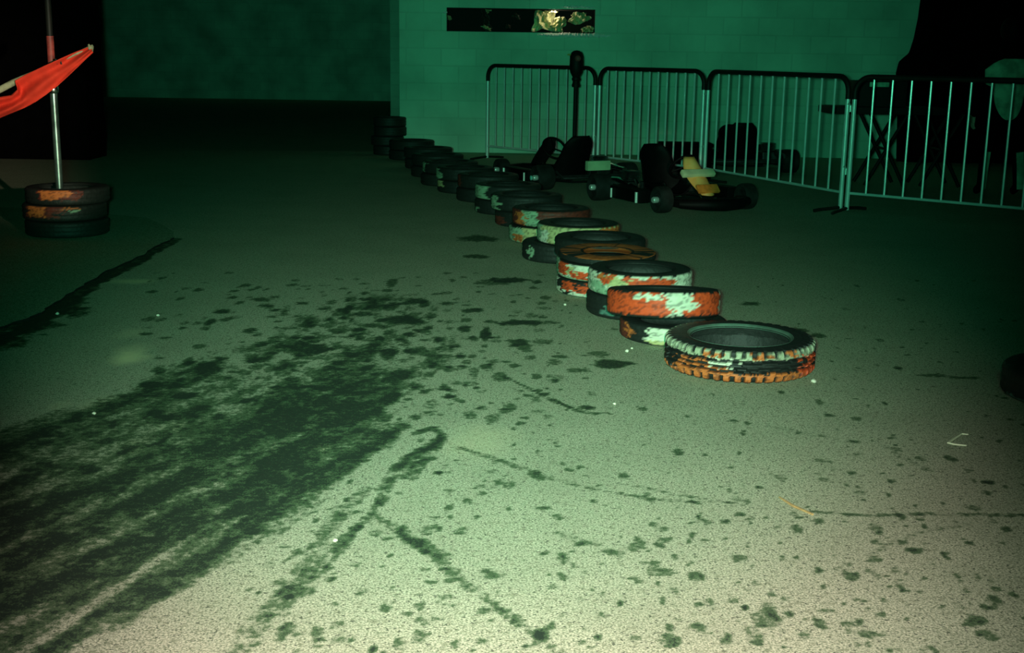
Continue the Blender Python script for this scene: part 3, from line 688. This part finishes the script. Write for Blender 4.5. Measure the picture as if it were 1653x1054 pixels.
# ================================================================== KARTS
def kart(loc, rz, label, panel, strip, plate, sc=1., group='parked karts', ornament=True):
    t = empty('kart', loc, rz); t.scale = (sc, sc, sc); tag(t, label, 'kart', group)
    bm = bmesh.new()
    for s in (-1, 1):
        tube(bm, [(-.62, s * .22, .09), (-.2, s * .30, .075), (.25, s * .30, .075), (.55, s * .16, .09), (.78, s * .14, .10)], .016, 10)
        tube(bm, [(-.25, s * .30, .075), (-.22, s * .52, .08), (.22, s * .54, .08), (.3, s * .29, .075)], .011, 8)
    for x, w in ((-.60, .22), (-.15, .30), (.25, .30), (.62, .15)): tube(bm, [(x, -w, .085), (x, w, .085)], .014, 8)
    obj('frame', bm, M['blackpaint'], t)
    bm = bmesh.new(); box(bm, (.30, 0, .062), (.72, .5, .008)); obj('floor_tray', bm, M['engine'], t, smooth=False)
    bm = bmesh.new(); tube(bm, [(-.52, -.58, .135), (-.52, .58, .135)], .018, 12); obj('rear_axle', bm, M['engine'], t)
    for x, y, r, w in ((-.52, .53, .135, .20), (-.52, -.53, .135, .20), (.55, .47, .125, .13), (.55, -.47, .125, .13)):
        bm = bmesh.new(); rot = Matrix.Translation((x, y, r)) @ Matrix.Rotation(PI / 2, 4, 'X')
        lathe(bm, [(r * .52, -w * .42), (r * .8, -w * .5), (r * .97, -w * .42), (r, -w * .2), (r, w * .2), (r * .97, w * .42), (r * .8, w * .5), (r * .52, w * .42)], 32, closed=True, mt=rot)
        wh = obj('wheel', bm, M['rubber'], t)
        bm = bmesh.new(); lathe(bm, [(0, -w * .30), (r * .5, -w * .42), (r * .53, -w * .3), (r * .53, w * .3), (r * .5, w * .42), (0, w * .30)], 24, mt=rot); obj('rim', bm, M['engine'], wh)
        bm = bmesh.new(); s = 1 if y > 0 else -1
        lathe(bm, [(0, -.03), (.024, -.03), (.03, -.02), (.03, .02), (.024, .03), (0, .03)], 14, mt=Matrix.Translation((x, y + s * (w * .30 + .03), r)) @ Matrix.Rotation(PI / 2, 4, 'X')); obj('hub', bm, M['hub'], wh)
    # bucket seat
    bm = bmesh.new(); g = []; nu, nv = 20, 14
    for i in range(nu + 1):
        u = i / nu; row = []
        # centre-line from front lip to top of back
        if u < .45: cx = .10 - u / .45 * .36; cz_ = .10 - .03 * math.sin(u / .45 * PI)
        else:
            k = (u - .45) / .55; cx = -.26 - .16 * k - .05 * math.sin(k * PI * .5); cz_ = .10 + .46 * k
        wd = .17 + .05 * math.sin(min(u * 1.3, 1) * PI) + (.02 if u > .4 else 0) - (.09 * max(0, (u - .82) / .18) ** 2)
        for jn in range(nv + 1):
            v = jn / nv * 2 - 1
            lift = .13 * abs(v) ** 2.5 * (1 - .6 * max(0, u - .5) * 2)
            if u < .45: row.append(bm.verts.new((cx, v * wd, cz_ + lift)))
            else: row.append(bm.verts.new((cx + lift * .9, v * wd, cz_ + lift * .1)))
        g.append(row)
    for i in range(nu):
        for jn in range(nv): bm.faces.new((g[i][jn], g[i + 1][jn], g[i + 1][jn + 1], g[i][jn + 1]))
    se = obj('seat', bm, M['seat'], t); md = se.modifiers.new('s', 'SOLIDIFY'); md.thickness = .012
    # steering
    bm = bmesh.new(); tube(bm, [(.50, 0, .11), (.18, 0, .37)], .011, 8); obj('steering_column', bm, M['chrome'], t)
    rot = Matrix.Translation((.165, 0, .385)) @ Matrix.Rotation(math.radians(-52), 4, 'Y')
    bm = bmesh.new(); tube(bm, [(math.cos(a) * .14, math.sin(a) * .14, 0) for a in np.linspace(0, 2 * PI, 33)[:-1]], .014, 10, closed=True)
    for a in (0, 2.1, 4.2): tube(bm, [(0, 0, -.01), (math.cos(a) * .135, math.sin(a) * .135, 0)], .009, 6)
    lathe_bm = bm; bmesh.ops.transform(bm, matrix=rot, verts=bm.verts[:]); obj('steering_wheel', bm, M['seat'], t)
    # upright front panel
    bm = bmesh.new(); g = []
    for i in range(13):
        u = i / 12; row = []
        for jn in range(11):
            v = jn / 10 * 2 - 1; w = .07 + .045 * math.sin(u * PI) - .01 * u
            row.append(bm.verts.new((.66 - .36 * u - .05 * abs(v) ** 2 - .05 * math.sin(u * PI), v * w, .16 + .33 * u)))
        g.append(row)
    for i in range(12):
        for jn in range(10): bm.faces.new((g[i][jn], g[i + 1][jn], g[i + 1][jn + 1], g[i][jn + 1]))
    pn = obj('front_panel', bm, panel, t); md = pn.modifiers.new('s', 'SOLIDIFY'); md.thickness = .008
    if strip is not None:
        bm = bmesh.new(); box(bm, (.42, 0, .345), (.07, .36, .045), Matrix.Rotation(math.radians(40), 4, 'Y'), .012); x_ = obj('panel_crossbar', bm, strip, pn); x_['label'] = 'pale green crossbar'
        bm = bmesh.new(); box(bm, (.60, 0, .215), (.03, .23, .09), Matrix.Rotation(math.radians(-45), 4, 'Y'), .01); x_ = obj('badge', bm, M['orange'], pn); x_['label'] = 'orange panel patch'
    # nose and pods
    bm = bmesh.new(); tube(bm, [(.50, -.40, .10), (.72, -.36, .10), (.86, -.18, .10), (.90, 0, .10), (.86, .18, .10), (.72, .36, .10), (.50, .40, .10)], [.03, .045, .055, .06, .055, .045, .03], 12); obj('nose_cone', bm, M['seat'], t)
    for s in (-1, 1):
        bm = bmesh.new(); box(bm, (.02, s * .50, .125), (.56, .15, .13), None, .035); obj('side_pod', bm, M['seat'], t)
        bm = bmesh.new(); tube(bm, [(.28, s * .585, .07), (.28, s * .585, .17)], .016, 10); obj('pod_bracket', bm, M['hub'], t)
        bm = bmesh.new(); tube(bm, [(-.20, s * .585, .07), (-.20, s * .585, .16)], .012, 10); obj('pod_bracket', bm, M['hub'], t)
    # engine
    bm = bmesh.new(); box(bm, (-.22, -.36, .16), (.22, .18, .12), None, .015)
    for k in range(7): box(bm, (-.22, -.36, .235 + k * .014), (.15, .14, .006))
    en = obj('engine', bm, M['engine'], t, smooth=False)
    bm = bmesh.new(); tube(bm, [(-.12, -.36, .24), (-.02, -.38, .2), (-.0, -.40, .16), (-.3, -.45, .21), (-.66, -.42, .2)], [.02, .022, .03, .045, .03], 12); obj('exhaust', bm, M['chrome'] if ornament else M['engine'], en)
    bm = bmesh.new(); tube(bm, [(-.62, -.42, .2), (-.74, -.40, .14), (-.76, 0, .14), (-.74, .40, .14), (-.62, .42, .2)], .016, 10); obj('rear_bumper', bm, M['engine'], t)
    if plate is not None:
        bm = bmesh.new(); box(bm, (-.78, 0, .27), (.06, .29, .105), None, .018); x_ = obj('number_plate', bm, plate, t); x_['label'] = 'pale green plastic box at the rear'
        bm = bmesh.new(); box(bm, (-.775, .03, .15), (.02, .10, .05), None, .008); x_ = obj('tail_light', bm, M['magenta'], t); x_['label'] = 'dark red tail panel'
        bm = bmesh.new(); tube(bm, [(-.74, -.06, .14), (-.77, -.06, .25)], .008, 6); tube(bm, [(-.74, .08, .14), (-.77, .08, .25)], .008, 6); obj('plate_bracket', bm, M['engine'], t)
    return t
q = gd(1086, 10.6)
ka = kart((q.x, q.y, 0), math.radians(-65), 'parked black kart with a yellow and cream front panel, nearest the tyre line', M['yellow'], M['palegreen'], None, .87)
q = gd(930, 11.9)
kb = kart((.46, 12.2, 0), math.radians(118), 'parked dark kart seen from behind, with a pale green box at its rear', M['blackpaint'], None, M['palegreen'], .87)
bm = bmesh.new(); lathe(bm, [(0, 0), (.022, 0), (.026, .008), (.018, .014), (0, .015)], 16); 
kb_inv = kb.matrix_world
x_ = obj('reflector', bm, M['teal'], kb); x_['label'] = 'round teal reflector'; x_.location = (-.52, .53 + .135, .135); x_.rotation_euler = (-PI / 2, 0, 0)
q = gd(1182, 14.2)
kc = kart((q.x, q.y, 0), math.radians(94), 'parked all-black kart behind the third crowd barrier', M['seat'], None, None, .95, ornament=False)


q = gd(1104, 12.98)
cr_ = empty('storage_crate', (q.x, q.y, 0)); tag(cr_, 'low black crate on the floor behind the second crowd barrier', 'crate')
bm = bmesh.new(); box(bm, (0, 0, .165), (.52, .28, .33), None, .01)
for k in (-.2, 0, .2): box(bm, (k, -.145, .16), (.03, .012, .28))
obj('body', bm, M['blackcloth'], cr_)
bm = bmesh.new(); box(bm, (0, 0, .348), (.54, .30, .035), None, .008); obj('lid', bm, M['blackcloth'], cr_)
# ================================================================== RIGHT SIDE : drape, table, case, person
def drape():
    Y = 15.45; edgeL = [(1488, -60), (1487, 0), (1483, 30), (1476, 60), (1468, 85), (1455, 100), (1450, 118), (1452, 150), (1452, 200), (1450, 262)]
    bm = bmesh.new(); g = []; nv = 60
    E = [interp(edgeL, i / 60) for i in range(61)]
    for px, py in E:
        a = onY(px, py, Y); z = max(a.z, .0); row = []
        for jn in range(nv + 1):
            s = jn / nv; x = a.x + (9.4 - a.x) * s
            row.append(bm.verts.new((x, Y + .07 * math.sin(x * 11) + .03 * math.sin(x * 27 + z), z)))
        g.append(row)
    for i in range(60):
        for jn in range(nv): 
            bm.faces.new((g[i][jn], g[i + 1][jn], g[i + 1][jn + 1], g[i][jn + 1]))
    o = obj('black_drape', bm, M['blackcloth']); md = o.modifiers.new('s', 'SOLIDIFY'); md.thickness = .01
    tag(o, 'large black drape hanging over the right end of the green wall', 'drape')
drape()
TY = 12.3
A = onY(1340, 180, TY); B = onY(1530, 184, TY); f0 = gd(1400, TY)
tb = empty('folding_table', ((A.x + B.x) / 2, TY + .25, 0)); tag(tb, 'dark folding table with crossed legs behind the rightmost crowd barrier', 'table')
hw = (B.x - A.x) / 2; zt = onY(1400, 173, TY).z
bm = bmesh.new(); box(bm, (0, 0, zt - .035), (hw * 2, .5, .07), None, .012); obj('tabletop', bm, M['blackpaint'], tb)
cxs = [onY(1434, 238, TY).x - tb.location.x, onY(1434, 238, TY).x - tb.location.x + .55]
for cx_ in cxs:
    for y_ in (-.2, .2):
        for s in (-1, 1):
            bm = bmesh.new(); tube(bm, [(cx_ - s * .19, y_ + s * .015, 0.012), (cx_ + s * .19, y_ + s * .015, zt - .06)], .018, 10); obj('leg', bm, M['blackpaint'], tb)
bm = bmesh.new()
for cx_ in cxs: tube(bm, [(cx_, -.22, zt / 2 - .02), (cx_, .22, zt / 2 - .02)], .012, 8)
obj('cross_brace', bm, M['blackpaint'], tb)
cs0 = onY(1380, 130, TY + .1); cs1 = onY(1462, 172, TY + .1)
cs = empty('equipment_case', ((cs0.x + cs1.x) / 2, TY + .25, zt)); tag(cs, 'black case with a pale strip on top, standing on the folding table', 'case')
cw = cs1.x - cs0.x; chh = cs0.z - zt
bm = bmesh.new(); box(bm, (0, 0, chh / 2), (cw, .32, chh), None, .012); obj('body', bm, M['blackpaint'], cs)
bm = bmesh.new(); box(bm, (-.02, -.165, chh - .035), (.19, .012, .045), None, .004); x_ = obj('label_strip', bm, M['shirt'], cs); x_['label'] = 'pale green strip'
bm = bmesh.new(); tube(bm, [(-.06, 0, chh), (-.06, 0, chh + .03), (.06, 0, chh + .03), (.06, 0, chh)], .008, 8); obj('handle', bm, M['blackpaint'], cs)

def skinned(name, nodes, edges, m, parent, sub=2):
    me = bpy.data.meshes.new(name); me.from_pydata([n_[0] for n_ in nodes], edges, []); me.materials.append(m)
    o = bpy.data.objects.new(name, me); COL.objects.link(o); o.parent = parent
    sk = o.modifiers.new('skin', 'SKIN'); sk.use_smooth_shade = True
    for i, n_ in enumerate(nodes):
        r = n_[1]; me.skin_vertices[0].data[i].radius = r if isinstance(r, tuple) else (r, r)
    me.skin_vertices[0].data[0].use_root = True
    sb = o.modifiers.new('sub', 'SUBSURF'); sb.levels = sub; sb.render_levels = sub
    return o
PY = 11.6; q = gd(1606, PY)
ps = empty('person', (q.x, q.y, 0)); tag(ps, 'person seen from behind, black jacket with pale green back panel, striped black trousers', 'person')
h = .93
nodes = [((0, 0, .88 * h), (.145, .10)), ((0, -.01, 1.05 * h), (.13, .095)), ((0, -.01, 1.25 * h), (.165, .11)), ((0, 0, 1.40 * h), (.10, .08)), ((0, 0.0, 1.47 * h), .052), ((0, .02, 1.56 * h), (.075, .085)), ((0, .02, 1.66 * h), (.072, .09)),
         ((-.10, 0, .80 * h), .085), ((-.13, -.01, .46 * h), .058), ((-.14, .0, .10), .042), ((-.14, .14, .035), (.04, .03)),
         ((.10, 0, .80 * h), .085), ((.17, 0, .46 * h), .058), ((.20, 0, .10), .042), ((.21, .14, .035), (.04, .03)),
         ((-.19, 0, 1.36 * h), .058), ((-.25, .02, 1.10 * h), .045), ((-.23, .10, .86 * h), .034), ((-.225, .12, .78 * h), (.036, .02)),
         ((.19, 0, 1.36 * h), .058), ((.25, .02, 1.10 * h), .045), ((.22, .12, .88 * h), .034), ((.215, .14, .80 * h), (.036, .02))]
edges = [(0, 1), (1, 2), (2, 3), (3, 4), (4, 5), (5, 6), (0, 7), (7, 8), (8, 9), (9, 10), (0, 11), (11, 12), (12, 13), (13, 14), (3, 15), (15, 16), (16, 17), (17, 18), (3, 19), (19, 20), (20, 21), (21, 22)]
skinned('body', nodes, edges, M['blackcloth'], ps)
for s in (-1, 1):        # hands
    hx, hy, hz_ = s * .22 + (-.005), .13, .785 * h
    bm = bmesh.new(); box(bm, (hx, hy + .01, hz_ - .02), (.028, .075, .08), None, .012)
    for k in range(4): tube(bm, [(hx, hy - .022 + k * .021, hz_ - .055), (hx - s * .006, hy - .02 + k * .021, hz_ - .09), (hx - s * .02, hy - .018 + k * .021, hz_ - .118 + abs(k - 1.5) * .006)], [.0095, .0085, .006], 8)
    tube(bm, [(hx, hy + .05, hz_ - .01), (hx - s * .01, hy + .07, hz_ - .04), (hx - s * .015, hy + .068, hz_ - .065)], [.011, .009, .007], 8)
    obj('hand', bm, M['skin'], ps)
bm = bmesh.new(); bmesh.ops.create_uvsphere(bm, u_segments=24, v_segments=16, radius=1); bmesh.ops.transform(bm, matrix=Matrix.Translation((0, .01, 1.635 * h)) @ Matrix.Diagonal((.088, .105, .115, 1)), verts=bm.verts[:])
obj('hair', bm, M['hair'], ps)
bm = bmesh.new(); lathe(bm, [(0, 0), (.012, .005), (.018, .02), (.010, .034), (0, .03)], 10, mt=Matrix.Translation((0, .115, 1.60 * h)) @ Matrix.Rotation(-PI / 2, 4, 'X')); obj('nose', bm, M['skin'], ps)
# jacket shell with pale back panel
def shell(name, zs, m, parent, a0, a1, zmap=None, seg=40):
    bm = bmesh.new(); g = []
    for z, rx, ry in zs:
        row = []
        for k in range(seg + 1):
            a = math.radians(a0 + (a1 - a0) * k / seg)
            row.append(bm.verts.new((rx * math.cos(a) , -.005 + ry * math.sin(a), z)))
        g.append(row)
    for i in range(len(g) - 1):
        for k in range(seg): bm.faces.new((g[i][k], g[i][k + 1], g[i + 1][k + 1], g[i + 1][k]))
    bmesh.ops.remove_doubles(bm, verts=bm.verts[:], dist=1e-4)
    o = obj(name, bm, m, parent); md = o.modifiers.new('s', 'SOLIDIFY'); md.thickness = .006; return o
jz = [(.70, .185, .135), (.82, .18, .13), (.95, .175, .125), (1.08, .20, .135), (1.18, .22, .14), (1.26, .20, .13), (1.32, .13, .10), (1.37, .07, .07)]
shell('jacket', jz, M['blackcloth'], ps, 0, 360)
# panel: rounded yoke over the shoulders narrowing to a tongue down the back
bm = bmesh.new(); g = []
def jr(z):
    for (z0, a, b), (z1, c, d) in zip(jz[:-1], jz[1:]):
        if z0 <= z <= z1: t = (z - z0) / (z1 - z0); return a + (c - a) * t, b + (d - b) * t
    return jz[-1][1:]
zt_, zb_ = 1.262, .715
for i in range(41):
    t = i / 40; z = zb_ + (zt_ - zb_) * t; rx, ry = jr(z); rx += .010; ry += .012
    if z < 1.0: w = .17 * math.sqrt(max(0.01, 1 - ((1.0 - z) / .29) ** 2)) * .85
    elif z < 1.06: w = .145 + (.25 - .145) * (z - 1.0) / .06
    else: w = .25 * math.sqrt(max(.02, 1 - ((z - 1.06) / .215) ** 2))
    w = min(w, rx * .995); am = math.asin(min(1, w / rx)); row = []
    for k in range(25):
        a = -PI / 2 + (k / 24 * 2 - 1) * am
        row.append(bm.verts.new((rx * math.cos(a), -.005 + ry * math.sin(a), z)))
    g.append(row)
for i in range(40):
    for k in range(24): bm.faces.new((g[i][k], g[i][k + 1], g[i + 1][k + 1], g[i + 1][k]))
x_ = obj('back_panel', bm, M['shirt'], ps); x_['label'] = 'pale green rounded back panel'; md = x_.modifiers.new('s', 'SOLIDIFY'); md.thickness = .004
for s, x0, x1 in ((-1, -.125, -.14), (1, .165, .205)):
    bm = bmesh.new(); w = .022 if s < 0 else .035
    tube(bm, [(x0, -.075, .42), (x0 * .5 + x1 * .5, -.068, .28), (x1, -.062, .08)], w, 10); bmesh.ops.scale(bm, vec=(1, .3, 1), verts=bm.verts[:], space=Matrix.Translation((0, .06, 0)))
    x_ = obj('trouser_stripe', bm, M['shirt'], ps); x_['label'] = 'pale green stripe down the trouser leg'

# ================================================================== SMALL LITTER
def stone(px, py, s, label):
    p = at(px, py); bm = bmesh.new(); bmesh.ops.create_icosphere(bm, subdivisions=2, radius=s)
    rs = random.Random(px)
    for v in bm.verts: v.co *= rs.uniform(.8, 1.15); v.co.z *= .7
    mz = min(v.co.z for v in bm.verts); o = obj('stone', bm, M['stone']); o.location = (p.x, p.y, -mz - .001); tag(o, label, 'stone', 'pale stones on the asphalt')
stone(1313, 618, .011, 'white pebble at the right foot of the lone front tyre')
stone(1012, 568, .009, 'pale pebble left of the foot of the second tyre stack')
stone(1020, 563, .006, 'tiny pebble beside the second tyre stack')
stone(541, 874, .007, 'pale pebble on the skid marks in the left foreground')
stone(912, 493, .008, 'pale pebble at the foot of the fourth tyre stack')
stone(152, 669, .007, 'pale pebble on the left floor below the pale patches')
stone(93, 508, .009, 'pale pebble beside the slab edge at left')
stone(255, 510, .008, 'lone pale pebble right of the slab edge')
stone(992, 653, .006, 'tiny pale pebble right of the hooked skid mark')
bm = bmesh.new()
wp = [at(px, py) for px, py in ((1563, 703), (1552, 702), (1543, 708), (1530, 716.5), (1540, 719), (1560, 721))]
c0_ = wp[3].copy(); tube(bm, [p - c0_ + Vector((0, 0, .004)) for p in wp], [.002, .0025, .003, .0032, .003, .002], 8)
o = obj('plastic_tie', bm, M['wire']); o.location = c0_; tag(o, 'bent pale plastic tie lying on the floor at right', 'plastic tie')
bm = bmesh.new(); wp = [at(1258, 804), at(1280, 818), at(1312, 832)]; c0_ = wp[1].copy()
tube(bm, [p - c0_ + Vector((0, 0, .004)) for p in wp], [.003, .005, .004], 8); bmesh.ops.scale(bm, vec=(1, 1, .8), verts=bm.verts[:])
o = obj('wood_splinter', bm, M['stick']); o.location = c0_; tag(o, 'thin tan splinter of wood on the right foreground floor', 'splinter')

# ================================================================== LIGHT
def spot(name, loc, target, energy, col, size, blend, rad=.03):
    l = bpy.data.lights.new(name, 'SPOT'); l.energy = energy; l.color = col; l.spot_size = math.radians(size); l.spot_blend = blend; l.shadow_soft_size = rad
    o = bpy.data.objects.new(name, l); COL.objects.link(o); o.location = loc
    o.rotation_euler = (Vector(target) - Vector(loc)).to_track_quat('-Z', 'Y').to_euler(); return o
spot('camera_flash', (.06, -.02, 1.32), at(840, 1000), 1150, (1, .87, .80), 52, 1.0)
spot('green_cast_fill', (-.1, -.05, 1.28), onY(800, 215, WY), 1150, (.11, 1, .56), 54, 1.0, .06)  # added fill by the camera for the green cast; no such lamp in the hall
spot('floor_green_fill', (.5, .2, 2.2), at(1050, 600), 40, (.02, 1, .45), 62, 1.0, .06)  # invented overhead fill, tints the middle of the floor green
spot('flag_fill', (.6, 1.5, 1.25), onY(72, 165, FY), 2000, (1, .80, .6), 13, 1.0)  # extra aimed light, added only to brighten the red flag
spot('kart_fill', (.5, .1, .8), onY(1105, 295, 10.3), 900, (1, .85, .7), 3.2, 1.0)  # narrow added spot that lifts the kart panel; not a fixture
pl_ = bpy.data.lights.new('slot_fill', 'POINT'); pl_.energy = 2.2; pl_.color = (1, .88, .6); pl_.shadow_soft_size = .02  # added light inside the slot to brighten the sheets; no bulb there
po_ = bpy.data.objects.new('slot_fill', pl_); COL.objects.link(po_); po_.location = (slotx(895), WY + .035, s0.z - .035)
w = bpy.data.worlds.new('world'); w.use_nodes = True; SC.world = w
w.node_tree.nodes['Background'].inputs[0].default_value = (.1, .5, .35, 1); w.node_tree.nodes['Background'].inputs[1].default_value = .0003
SC.view_settings.view_transform = 'Standard'; SC.view_settings.look = 'None'; SC.view_settings.gamma = 1; SC.view_settings.exposure = 0
SC.view_settings.use_curve_mapping = False
